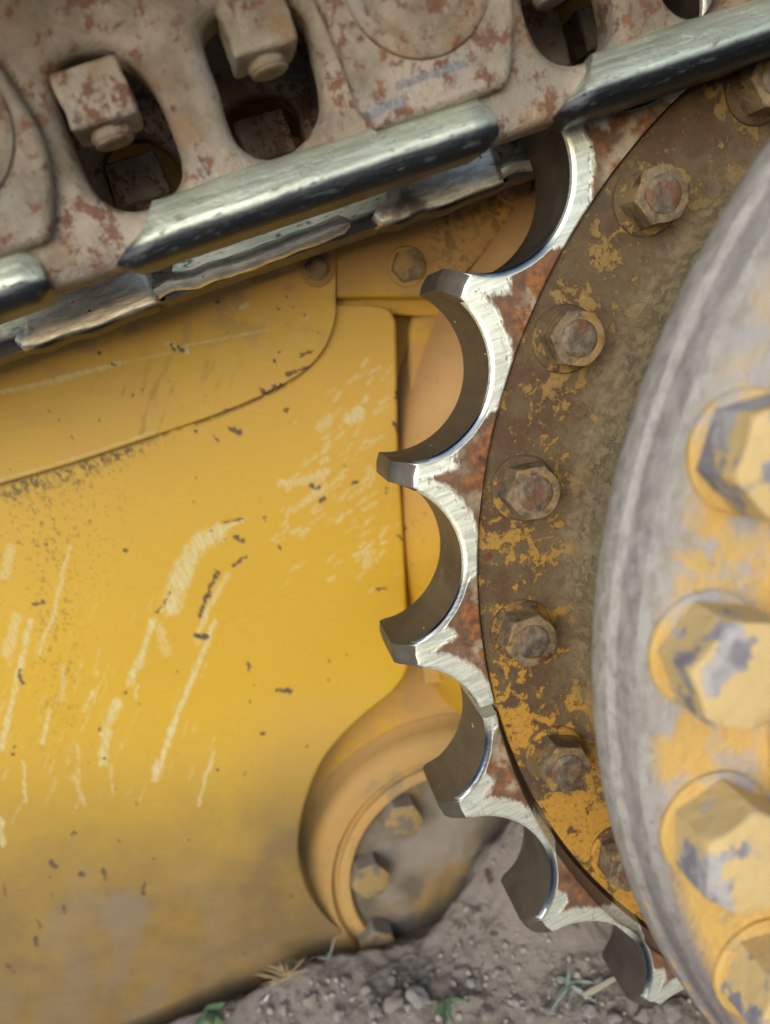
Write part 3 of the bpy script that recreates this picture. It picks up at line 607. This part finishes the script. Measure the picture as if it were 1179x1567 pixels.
def segment(k0, k1, lip0, gap_end, label=None, dr=0.0, dz=0.0):
    pr = profile(k0, k1); n = len(pr); P = np.array([(a, b) for a, b, _ in pr]); K = np.array([k for _, _, k in pr])
    tg = np.gradient(P, axis=0); tg /= np.linalg.norm(tg, axis=1)[:, None]+1e-9
    nin = np.c_[-tg[:, 1], tg[:, 0]]; nin *= np.sign((nin*-P).sum(1))[:, None]      # towards the hub
    rad = np.hypot(P[:, 0], P[:, 1]); ndir = -P/rad[:, None]
    mixn = sstep(.94, .995, rad)[:, None]; nin = nin*(1-mixn)+ndir*mixn
    def zf(r): return .026*max(0, (r-.972)/.032)
    vs, wear, inner, lip, blue_reflect = [], [], [], [], []; NR = 26; rows_n = None; mi = []
    for i in range(n):
        p = P[i]; r = rad[i]; th = p/r; kf = K[i]-math.floor(K[i])
        b = .0075
        q = p+nin[i]*b; rq = np.hypot(*q); tq = q/rq
        lw = lip0+(gap_end-lip0)*max(0, (K[i]-k0)/(k1-k0)); rin = .868+lw
        col_ = []
        col_.append((tq*.815, T*.6, 0)); col_.append((tq*.8685, .034, 1)); col_.append((tq*.8690, .030, 1))
        if lw > .001: col_.append((tq*(.8695+lw*.12), .014, 1)); col_.append((tq*(rin-.003), .0065, 1)); col_.append((tq*(rin), .001, .55))
        else: col_.append((tq*.8695, .006, .6)); col_.append((tq*.870, .002, .3)); col_.append((tq*.871, .0006, 0))
        for j in range(NR):
            t = (j+1)/NR; rr = rin+.004+(rq-rin-.004)*t; col_.append((tq*rr, zf(rr), 0))
        col_.append((p+nin[i]*b*.35, zf(r)+b*.25, 0)); col_.append((p+nin[i]*b*.05, zf(r)+b*.75, 0)); 
        zf_ = zf(r)+b*1.1; zb = T-.006
        for j in range(9): col_.append((p, zf_+(zb-zf_)*j/8, 0))
        col_.append((p+nin[i]*.006, zb+.006, 0)); col_.append((tq*.87, T, 0)); col_.append((tq*.815, T, 0))
        rows_n = len(col_)
        for (xy, z, l_) in col_:
            x, y = xy; vs.append(W((x*(1+dr), y*(1+dr), z+dz)))
            d0, f_ = pocket_d(x, y)
            # the upper flank of each tooth is ground wide, the lower edge of each pocket stays unground, with a painted blue reflection
            mod = 1.0 - .0*f_
            bl = float(sstep(.46, .66, f_)*sstep(.99, .86, f_)*sstep(.011, .006, d0))
            weff = d0 + .030*float(sstep(.50, .68, f_)*sstep(.95, .80, f_))*(1-sstep(.012, .008, d0))
            wear.append(max(float(weff), 0)); inner.append(float(sstep(.93, .875, math.hypot(x, y)))); lip.append(l_); blue_reflect.append(bl)
    fs = []; m = rows_n; rad_ = [math.hypot(v[0], v[2])/S/(1+dr) for v in vs]
    for i in range(n-1):
        for j in range(m-1): fs.append((i*m+j, i*m+j+1, (i+1)*m+j+1, (i+1)*m+j)); mi.append(1 if (j >= 6+NR+1 and j < m-3) or rad_[i*m+j] > .971 else 0)
    for i in (0, n-1):                                    # end faces
        ids = list(range(i*m, (i+1)*m)); fs.append(ids if i else ids[::-1]); mi.append(0)
    o = mesh_obj('tooth_segment', vs, fs, [MT['seg'], MT['pocket']], spr, mi=mi, attrs={'wear': wear, 'inner': inner, 'lip': lip, 'blue_reflect': blue_reflect}, sharp=38)
    if label: o['label'] = label
    return o
segment(-3.55, 3.44, 0, 0, 'upper toothed segment set flush with the ring')
segment(3.47, 8.4, 0.004, .05, 'lower toothed segment standing off from the ring with a dark gap', .002, -.002)
# ring, cone and hub in one lathe each
rp = [(.866, .11), (.8665, .03), (.8655, .014), (.862, .0115), (.84, .0115), (.80, .0115), (.76, .0115), (.735, .0105), (.722, .004), (.712, -.012), (.703, -.045), (.694, -.10), (.684, -.17), (.672, -.25), (.66, -.33)]
lathe('hub_ring', rp, MT['ring'], spr, -110, 110, 300, {'cone': lambda t, j: [0]*0 or (0 if j < 6 else min(1, (j-5)/4))})
hp = [(.60, -.315), (.80, -.315), (.830, -.315), (.838, -.319), (.8415, -.327), (.8415, -.345), (.839, -.356), (.832, -.362), (.8305, -.368), (.830, -.385), (.827, -.394), (.820, -.400), (.80, -.401), (.76, -.401), (.72, -.401), (.695, -.402), (.690, -.405), (.687, -.415), (.686, -.450), (.682, -.456), (.65, -.457), (.3, -.457)]
arcl = np.cumsum([0]+[math.hypot(a[0]-b[0], a[1]-b[1]) for a, b in zip(hp[:-1], hp[1:])])
lathe('hub_flange', hp, MT['hub'], spr, -110, 110, 320, {'side': lambda t, j: 1.0 if j <= 11 else 0.0, 'ang': lambda t, j: t, 'arc': lambda t, j: arcl[j]})
def pol(r, deg, z): t = math.radians(deg); return W((-r*math.cos(t), r*math.sin(t), z))
def make_sbolt():
    o = bm_obj('sprocket_bolt', hexhead_bm(.0420*S, .050*S, 0), MT['bolt'], spr)
    bm_obj('washer', washer_bm(.0490*S, .007*S), MT['ring'], o)
    bm_obj('bolt_end', stud_bm(.0265*S, -.0535*S, -.03*S), MT['boltend'], o); return o
sb = make_sbolt()
for i, k in enumerate(range(-4, 4)):
    o = sb if i == 0 else copy_to(sb, spr)
    o.location = pol(.806, 9.1+15.65*k, .0115); o.rotation_euler = (0, random.uniform(0, 1.05), 0)
def make_hbolt():
    o = bm_obj('flange_bolt', hexhead_bm(.058*S, .070*S, .001), MT['hubbolt'], spr)
    w = bm_obj('washer', washer_bm(.062*S, .009*S), MT['hub'], o); return o
hb = make_hbolt()
for i, k in enumerate(range(-3, 5)):
    o = hb if i == 0 else copy_to(hb, spr)
    o.location = pol(.757, .3+15*k, -.401); o.rotation_euler = (0, .45+.37*k, 0)

# ================================================================== crawler track
PZ, PITCH = .975, .55
trk = empty('crawler_track', V3(-.71, 0, PZ), 'rusty crawler track chain with polished rails running above the sprocket', 'crawler track')
PX = -.71                                  # pin of the middle link; outlines below are absolute, shifted to it
def rel(p): return ((p[0]-PX)*S, (p[1]-PZ)*S)
winA = crm([rel(p) for p in [(-1.128, .960), (-1.130, .915), (-1.121, .880), (-1.095, .859), (-1.060, .857), (-1.033, .869), (-1.021, .892), (-1.019, .937), (-1.022, .972), (-1.034, 1.000), (-1.060, 1.022), (-1.105, 1.022), (-1.122, 1.0)]], 5, True)
winB = crm([rel(p) for p in [(-.945, 1.012), (-.953, .985), (-.953, .950), (-.956, .918), (-.953, .890), (-.935, .869), (-.907, .863), (-.876, .873), (-.852, .893), (-.839, .920), (-.834, .96), (-.834, .997), (-.86, 1.022), (-.905, 1.026)]], 5, True)
def make_link(inner):
    body_out = [rel(p) for p in [(-1.30, .803), (-.735, .803), (-.735, 1.19), (-1.33, 1.19)]] + crm([rel(p) for p in [(-1.335, 1.05), (-1.345, .97), (-1.34, .90), (-1.325, .84)]], 4)
    o = plate('track_link', body_out, [winA, winB], -.100*S, -.025*S, .020*S, MT['link'], trk)
    boss = [rel((-.80, .852))]+crm([rel(p) for p in [(-.640, .852), (-.628, .865), (-.614, .895), (-.604, .93), (-.601, .965), (-.612, 1.02), (-.63, 1.08), (-.65, 1.19)]], 4)+[rel((-.83, 1.19))]+crm([rel(p) for p in [(-.825, 1.05), (-.815, .95), (-.812, .88)]], 4)
    plate('pin_boss', boss, [], -.122*S, -.092*S, .010*S, MT['boss'], o)
    bm = bmesh.new(); N = 48; prof = [(.086, -.118), (.084, -.127), (.078, -.130), (.070, -.129), (.064, -.124), (.058, -.1235), (.052, -.127), (.045, -.128), (0.0, -.128)]
    rings = [[bm.verts.new((r*S*math.cos(2*math.pi*i/N), y*S, r*S*math.sin(2*math.pi*i/N)+.0*S)) for i in range(N)] if r else [bm.verts.new((0, y*S, 0))] for r, y in prof]
    for a, b in zip(rings[:-1], rings[1:]):
        for i in range(N): bm.faces.new((a[i], a[(i+1) % N], b[(i+1) % N], b[i]) if len(b) > 1 else (a[i], a[(i+1) % N], b[0]))
    bm_obj('pin_end', bm, MT['link'], o, (.004*S, 0, .012*S))
    # rail: rounded bar along the lower edge; outer side polished from x0 to x1
    def bar(name, prof, x0, x1, mat, slant=0, endround=.012):
        n = 26; vs, fs = [], []; m = len(prof)
        yc = sum(p[0] for p in prof)/m; zc = sum(p[1] for p in prof)/m
        for i in range(n+1):
            t = i/n; x = x0+(x1-x0)*t; e = min(t, 1-t)*(x1-x0); k_ = 1-.5*max(0, 1-e/endround)**2 if e < endround else 1
            for (y, z) in prof:
                xx = x+slant*(z-.80)*(1-t)
                wz = (.0035*mnoise.noise((x*9, z*3, 1.3))+.002*mnoise.noise((x*31, z*3, 5))) if z > .83 else (.004-.005*math.sin(math.pi*t)**2+.005*mnoise.noise((x*26, 2, 1)) if name != 'wear_rail' else .0015*mnoise.noise((x*25, 4, 1)))
                q = rel((xx, zc+(z-zc)*k_+wz)); vs.append((q[0], (yc+(y-yc)*k_)*S, q[1]))
        for i in range(n):
            for j in range(m): fs.append((i*m+j, i*m+(j+1) % m, (i+1)*m+(j+1) % m, (i+1)*m+j))
        fs.append(list(range(m))); fs.append(list(range(n*m, n*m+m))[::-1])
        bm = bmesh.new(); mv = [bm.verts.new(v) for v in vs]
        for f in fs: bm.faces.new([mv[i] for i in f])
        return bm_obj(name, bm, mat, o, sharp=45)
    def arc(cy, cz, r, a0, a1, n=7): return [(cy+r*math.cos(math.radians(a0+(a1-a0)*i/n)), cz+r*math.sin(math.radians(a0+(a1-a0)*i/n))) for i in range(n+1)]
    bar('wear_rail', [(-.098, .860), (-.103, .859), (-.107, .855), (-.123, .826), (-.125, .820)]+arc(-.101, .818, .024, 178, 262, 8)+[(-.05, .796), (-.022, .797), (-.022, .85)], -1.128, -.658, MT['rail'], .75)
    if inner: bar('inner_rail', [(-.024, .872), (-.018, .870), (-.013, .862), (-.010, .84)]+[(-.007, .815), (-.006, .805)]+arc(-.014, .798, .009, 0, -80, 4)+[(-.04, .784), (-.06, .792), (-.06, .872)], -1.325, -1.115, MT['flange'], .5, .008)
    if inner: bar('inner_lip', [(-.024, .828), (-.014, .824), (-.008, .818), (-.006, .812)]+arc(-.02, .812, .014, 0, -80, 4)+[(-.04, .799), (-.06, .80), (-.06, .828)], -1.13, -.815, MT['flange'], 0, .008)
    return o
lk = make_link(False); lkf = make_link(True)
def make_nut():
    bm = bmesh.new(); a = .038*S; vs = bmesh.ops.create_cube(bm, size=1)['verts']
    for v in vs: v.co = Vector((v.co.x*2*a*1.0, v.co.y*2*a, v.co.z*1.62*a))
    bmesh.ops.bevel(bm, geom=list(bm.edges), offset=.0030, segments=3, affect='EDGES', profile=.6); bmesh.ops.subdivide_edges(bm, edges=list(bm.edges), cuts=3, use_grid_fill=True)
    for v in bm.verts: v.co += v.co.normalized()*(.0016*mnoise.fractal(v.co*70, 1, 2, 3))
    o = bm_obj('track_nut', bm, MT['link'], trk, sharp=40)
    b2 = stud_bm(.023*S, -.046*S, 0); me = bpy.data.meshes.new('bolt_end'); b2.to_mesh(me); b2.free(); me.materials.append(MT['link'])
    me.transform(Matrix.Rotation(math.radians(90), 4, 'X')); link_mesh('bolt_end', me, o); return o
nut = make_nut()
def make_shoe():
    pts = [(-.27, .0), (.27, .0), (.27, .035), (-.20, .035), (-.205, .12), (-.235, .12), (-.24, .035), (-.27, .035)]
    bm = bmesh.new(); a = [bm.verts.new((x*S, -.62*S, z*S)) for x, z in pts]; b = [bm.verts.new((x*S, .55*S, z*S)) for x, z in pts]; n = len(pts)
    for i in range(n): bm.faces.new((a[i], a[(i+1) % n], b[(i+1) % n], b[i]))
    bm.faces.new(a); bm.faces.new(b[::-1]); return bm_obj('track_shoe', bm, MT['shoe'], trk)
shoe = make_shoe()
def make_bush():
    bm = bmesh.new(); prism(bm, 40, .10*S, -.03*S, .15*S, .006*S); return bm_obj('bushing', bm, MT['bush'], trk)
bu = make_bush()
NX = [-1.083-PX, -.888-PX]; NZ = .979-PZ
first = True
for k in (0, -1, 1, 2):
    d = Vector((k*PITCH*S, 0, 0))
    o = lk if k == 0 else copy_to(lk, trk); o.location = d
    f_ = lkf if k == 0 else copy_to(lkf, trk); f_.location = d+Vector((0, T*S, -.020*S)); f_.scale = (1, -1, 1)
    for j, nx in enumerate(NX):
        p = d+Vector((nx*S, -.072*S, (NZ+.020*j)*S))
        o = nut if (k == 0 and j == 0) else copy_to(nut, trk); o.location = p
        o = copy_to(nut, trk); o.location = d+Vector((nx*S, (T+.072)*S, (NZ-.03)*S))
    o = shoe if k == 0 else copy_to(shoe, trk); o.location = d+Vector((-.28*S, 0, (1.19-PZ)*S))
    o = bu if k == 0 else copy_to(bu, trk); o.location = d

# ================================================================== ground
def h_ground(X, Y):
    x, y = X/S, Y/S
    b = -.60 - .9*np.clip(y-.43, 0, .2)*sstep(-.95, -1.02, x) - .52*np.clip(.42-y, 0, .62) - .10*np.clip(-.2-y, 0, 1.0)
    b = b + .02*np.clip(x+1.2, -3, 0)*-.6
    b = b - .75*sstep(-.72, -.15, x)*sstep(.50, .2, y)
    b = b + .150*np.exp(-((x+.80)/.17)**2-((y-.40)/.13)**2) - .055*np.exp(-((x+1.13)/.11)**2-((y-.42)/.12)**2)
    near = np.exp(-((x+1.0)**2+(y-.2)**2)/3.0)
    r = b*S
    r = r + near*(.014*(fbm(X/.06, Y/.06, 61)-.5) + .011*(fbm(X/.022, Y/.022, 62)-.5) + .005*(fbm(X/.010, Y/.010, 63)-.5))
    lump_ = sstep(.56, .66, fbm(X/.018+Y*9, Y/.018, 65)); r = r + near*.002*lump_
    return r
def axis(c, w, n, far):
    core = np.linspace(c-w, c+w, n); out = []; d = core[1]-core[0]; p = c+w
    while p < far: d *= 1.25; p += d; out.append(p)
    lo = []; d = core[1]-core[0]; p = c-w
    while p > -far: d *= 1.25; p -= d; lo.append(p)
    return np.array(lo[::-1]+list(core)+out)
gx = axis(-.42, .26, 340, 60); gy = axis(.08, .17, 230, 60)
GX, GY = np.meshgrid(gx, gy); GZ = h_ground(GX, GY); m = len(gx)
gv = np.c_[GX.ravel(), GY.ravel(), GZ.ravel()]
ii = np.arange((len(gy)-1)*m).reshape(-1, m)[:, :-1].ravel()
prop(mesh_obj('ground', gv, np.c_[ii, ii+1, ii+m+1, ii+m].tolist(), MT['dirt'], sharp=0), kind='structure')
def gz(x, y): return float(h_ground(np.array([x]), np.array([y]))[0])
def hit(u, v):                              # where the view line through (u, v) meets the dirt
    zs = np.arange(-.5, .5, .002); P = atv(np.full(zs.shape, u), np.full(zs.shape, v), zs); under = np.nonzero(P[:, 2] < h_ground(P[:, 0], P[:, 1]))[0]
    return Vector(P[under[0]]) if len(under) else at(u, v, .42)
# gravel and crumbs
gv_, gf_ = [], []
ico = bmesh.new(); bmesh.ops.create_icosphere(ico, subdivisions=1, radius=1); iv = [v.co.copy() for v in ico.verts]; idx = [[v.index for v in f.verts] for f in ico.faces]; ico.free()
for i in range(3600):
    x, y = rng.uniform(-.66, -.22), rng.uniform(-.05, .175); r_ = .00055*(1+6.5*rng.random()**10)
    b = len(gv_); zz = gz(x, y)+r_*.25; s3 = rng.uniform(.6, 1.3, 3)
    for c in iv: k_ = 1+.35*mnoise.noise(c*1.7+Vector((i*1.3, 0, 0))); gv_.append((x+c.x*r_*s3[0]*k_, y+c.y*r_*s3[1]*k_, zz+c.z*r_*s3[2]*k_))
    gf_ += [[b+j for j in f] for f in idx]
prop(mesh_obj('gravel', gv_, gf_, MT['stone'], sharp=60), 'fine crumbs of dry earth and grit scattered over the dirt', 'gravel', None, 'stuff')
# clods
clods = [bm_obj('earth_clod', lump(1, s_, (1, .85, .7), 3, .55, 1.5), MT['stone'], None, None, True, 50) for s_ in range(1, 6)]
spots = [(478, 1531, 15), (605, 1535, 22), (640, 1528, 20), (575, 1548, 14), (722, 1504, 10), (775, 1445, 9), (760, 1490, 9), (845, 1545, 13), (812, 1556, 10), (1030, 1550, 18), (985, 1556, 16), (560, 1515, 10), (530, 1500, 8), (660, 1480, 8), (700, 1460, 7), (880, 1420, 8), (620, 1470, 9), (745, 1551, 13), (905, 1548, 14), (435, 1545, 11), (520, 1552, 14), (940, 1560, 12), (695, 1525, 9), (790, 1535, 10), (860, 1500, 10), (600, 1500, 8), (722, 1440, 7), (650, 1505, 9), (350, 1552, 9), (915, 1505, 12)]
for i, (u, v, r_) in enumerate(spots):
    P = hit(u, v); o = clods[i] if i < 5 else copy_to(clods[i % 5])
    k_ = r_*.00052; o.scale = (k_, k_, k_); o.location = P+Vector((0, 0, k_*.15)); o.rotation_euler = (random.uniform(-.4, .4), random.uniform(-.4, .4), random.uniform(0, 6))
    prop(o, 'lump of dry grey earth lying on the dirt below the sprocket', 'clod', 'clods of dry earth on the dirt')
# plants and litter
def blade_bm(bm, base, dirv, L, w, curve, n=6, fold=0.3):
    dirv = Vector(dirv).normalized(); side = dirv.cross(Vector((0.2, -1, .1))).normalized(); up = side.cross(dirv).normalized(); prev = None
    for i in range(n+1):
        t = i/n; c = Vector(base)+dirv*L*t+Vector((0, 0, -1))*curve*L*t*t
        ww = w*math.sin(math.pi*min(1, .12+.88*t)**.8)*.5+w*.03
        if i == n: ww = w*.03
        row = [bm.verts.new(c-side*ww), bm.verts.new(c-up*ww*fold), bm.verts.new(c+side*ww)]
        if prev:
            for a in (0, 1): bm.faces.new((prev[a], prev[a+1], row[a+1], row[a]))
        prev = row
def tube_bm(bm, pts, r0, r1, n=6):
    rings = []; N = len(pts)
    for i, p in enumerate(pts):
        p = Vector(p); d = (Vector(pts[min(i+1, N-1)])-Vector(pts[max(i-1, 0)])).normalized(); a = d.orthogonal().normalized(); b = d.cross(a); r_ = r0+(r1-r0)*i/(N-1)
        rings.append([bm.verts.new(p+a*r_*math.cos(2*math.pi*k/n)+b*r_*math.sin(2*math.pi*k/n)) for k in range(n)])
    for a, b in zip(rings[:-1], rings[1:]):
        for i in range(n): bm.faces.new((a[i], a[(i+1) % n], b[(i+1) % n], b[i]))
    bm.faces.new(rings[0][::-1]); bm.faces.new(rings[-1])
def plant(name, u, v, label, cat, blades, mat, stem=None):
    P = hit(u, v)+Vector((0, 0, .004)); e = empty(name, P, label, cat)
    for (dx, dz, dy, L, w, cv) in blades:
        bm = bmesh.new(); blade_bm(bm, (random.uniform(-.002, .002), random.uniform(-.002, .002), -.001), (dx, dy, dz), L*1.3, w*1.25, cv); bm_obj('leaf' if w > .003 else 'blade', bm, MT[mat], e, sharp=0)
    if stem:
        bm = bmesh.new(); tube_bm(bm, stem, .0008, .0005); bm_obj('stem', bm, MT[mat if mat == 'straw' else 'twig'], e)
    return e
R_ = random.Random(11)
plant('dry_grass', 443, 1500, 'wispy tuft of dry straw grass in front of the yellow panel', 'grass tuft', [(R_.uniform(-1, 1), R_.uniform(.4, 1), R_.uniform(-.4, .1), R_.uniform(.012, .03), .0011, R_.uniform(0, .6)) for _ in range(22)], 'straw')
plant('dry_grass', 505, 1472, 'thin green grass sprout beside the round case flange', 'grass tuft', [(.5, 1, -.2, .024, .0014, .1), (.2, .9, -.2, .013, .0011, .2), (-.6, .8, -.2, .010, .001, .3)], 'greyleaf')
plant('weed_seedling', 690, 1540, 'small green leafy weed in the dirt below the sprocket teeth', 'weed', [(-.9, .3, -.3, .016, .0085, .3), (.9, .25, -.35, .015, .009, .3), (.2, -.5, -.8, .018, .011, .2), (-.3, .8, -.3, .012, .006, .2), (-.6, -.2, -.6, .013, .008, .2)], 'leaf', [(0, 0, -.002), (.0005, -.001, .006)])
plant('weed_seedling', 320, 1556, 'low trailing green weed against the foot of the yellow panel', 'weed', [(.9, .6, -.2, .019, .009, .3), (-.9, .1, -.3, .016, .006, .3), (.2, .3, -.8, .016, .007, .3), (-1, -.05, -.5, .026, .004, .2), (.6, -.1, -.6, .014, .006, .3)], 'leaf', [(0, 0, -.002), (.0005, -.001, .004)])
plant('sage_sprig', 872, 1512, 'grey green sprig of narrow leaves beside the lowest tooth', 'plant sprig', [(-.4, 1, -.3, .022, .0032, .15), (.15, .9, -.3, .026, .0035, .1), (-.9, .3, -.4, .018, .0032, .3), (.9, .25, -.4, .022, .0032, .4), (-1, .05, -.5, .024, .0032, .2), (.5, -.1, -.7, .018, .0032, .2), (-.5, -.2, -.7, .016, .0032, .2)], 'greyleaf')

def litter(name, u, v, L, w, ang, mat, label, cat, tilt=.3, bendz=.2):
    P = hit(u, v); bm = bmesh.new(); blade_bm(bm, (-L/2, 0, 0), (1, 0, 0), L, w, bendz*.5, 7, .5); o = bm_obj(name, bm, MT[mat], None, P+Vector((0, -.001, .0025)), sharp=0)
    o.rotation_euler = (tilt, ang, 0); return prop(o, label, cat)
litter('paper_scrap', 405, 1535, .017, .0065, -.75, 'foil', 'pale crumpled scrap lying on the dirt near the panel', 'scrap', .5)
litter('paper_scrap', 965, 1390, .009, .004, .6, 'foil', 'tiny pale scrap on the dirt beside the lowest open pocket', 'scrap', .5)
litter('dead_leaf', 636, 1506, .014, .006, .9, 'deadleaf', 'curled brown dead leaf between clods left of the green weed', 'dead leaf', .8)
litter('dead_leaf', 640, 1468, .016, .0035, .9, 'deadleaf', 'narrow dry brown leaf standing on the dirt slope', 'dead leaf', .8)
def stick(name, pts, r, mat, label, cat):
    w = [hit(u, v)+Vector((0, 0, dz)) for u, v, dz in pts]; b = w[0].copy(); bm = bmesh.new(); q = crm([tuple(p-b) for p in w], 5); tube_bm(bm, [Vector(p) for p in q], r, r*.5, 7)
    return prop(bm_obj(name, bm, MT[mat], None, b), label, cat)
stick('wood_stick', [(895, 1530, .004), (925, 1515, .006), (960, 1495, .005)], .0035, 'wood', 'bleached splinter of wood beside the grey green sprig', 'stick')
stick('twig', [(730, 1560, .001), (745, 1530, .002), (735, 1500, .003), (742, 1470, .001)], .0008, 'twig', 'thin dark twig curving up the dirt slope', 'twig')
stick('twig', [(690, 1515, .002), (730, 1530, .003), (790, 1545, .002)], .0007, 'twig', 'thin twig lying flat beside the green weed', 'twig')
stick('twig', [(560, 1500, .002), (610, 1480, .004), (640, 1478, .003)], .0007, 'twig', 'fine twig lying across the slope left of the brown leaf', 'twig')
def chaff(u0, u1, v0, v1, n, label, name, seed):
    r2 = random.Random(seed); bm = bmesh.new()
    for i in range(n):
        P = hit(r2.uniform(u0, u1), r2.uniform(v0, v1)); a = r2.uniform(0, 6.3); L = r2.uniform(.006, .022); d = Vector((math.cos(a), math.sin(a)*.6, r2.uniform(-.2, .3)))
        tube_bm(bm, [P-d*L/2+Vector((0, 0, .002)), P+Vector((0, 0, .003+r2.random()*.002)), P+d*L/2+Vector((0, 0, .002))], .00035, .0003, 4)
    return prop(bm_obj(name, bm, MT['twig'], None), label, 'plant litter', None, 'stuff')
chaff(690, 770, 1385, 1425, 40, 'tangle of fine dark roots on the dirt above the open pocket', 'root_tangle', 5)
chaff(830, 960, 1460, 1555, 70, 'dry stalks and chaff around the grey green sprig', 'dry_chaff', 6)
chaff(440, 520, 1470, 1500, 40, 'dark chaff caught under the dry grass tuft', 'dry_chaff', 7)
chaff(400, 1000, 1440, 1560, 70, 'loose bits of straw and root over the dirt', 'loose_straw', 8)
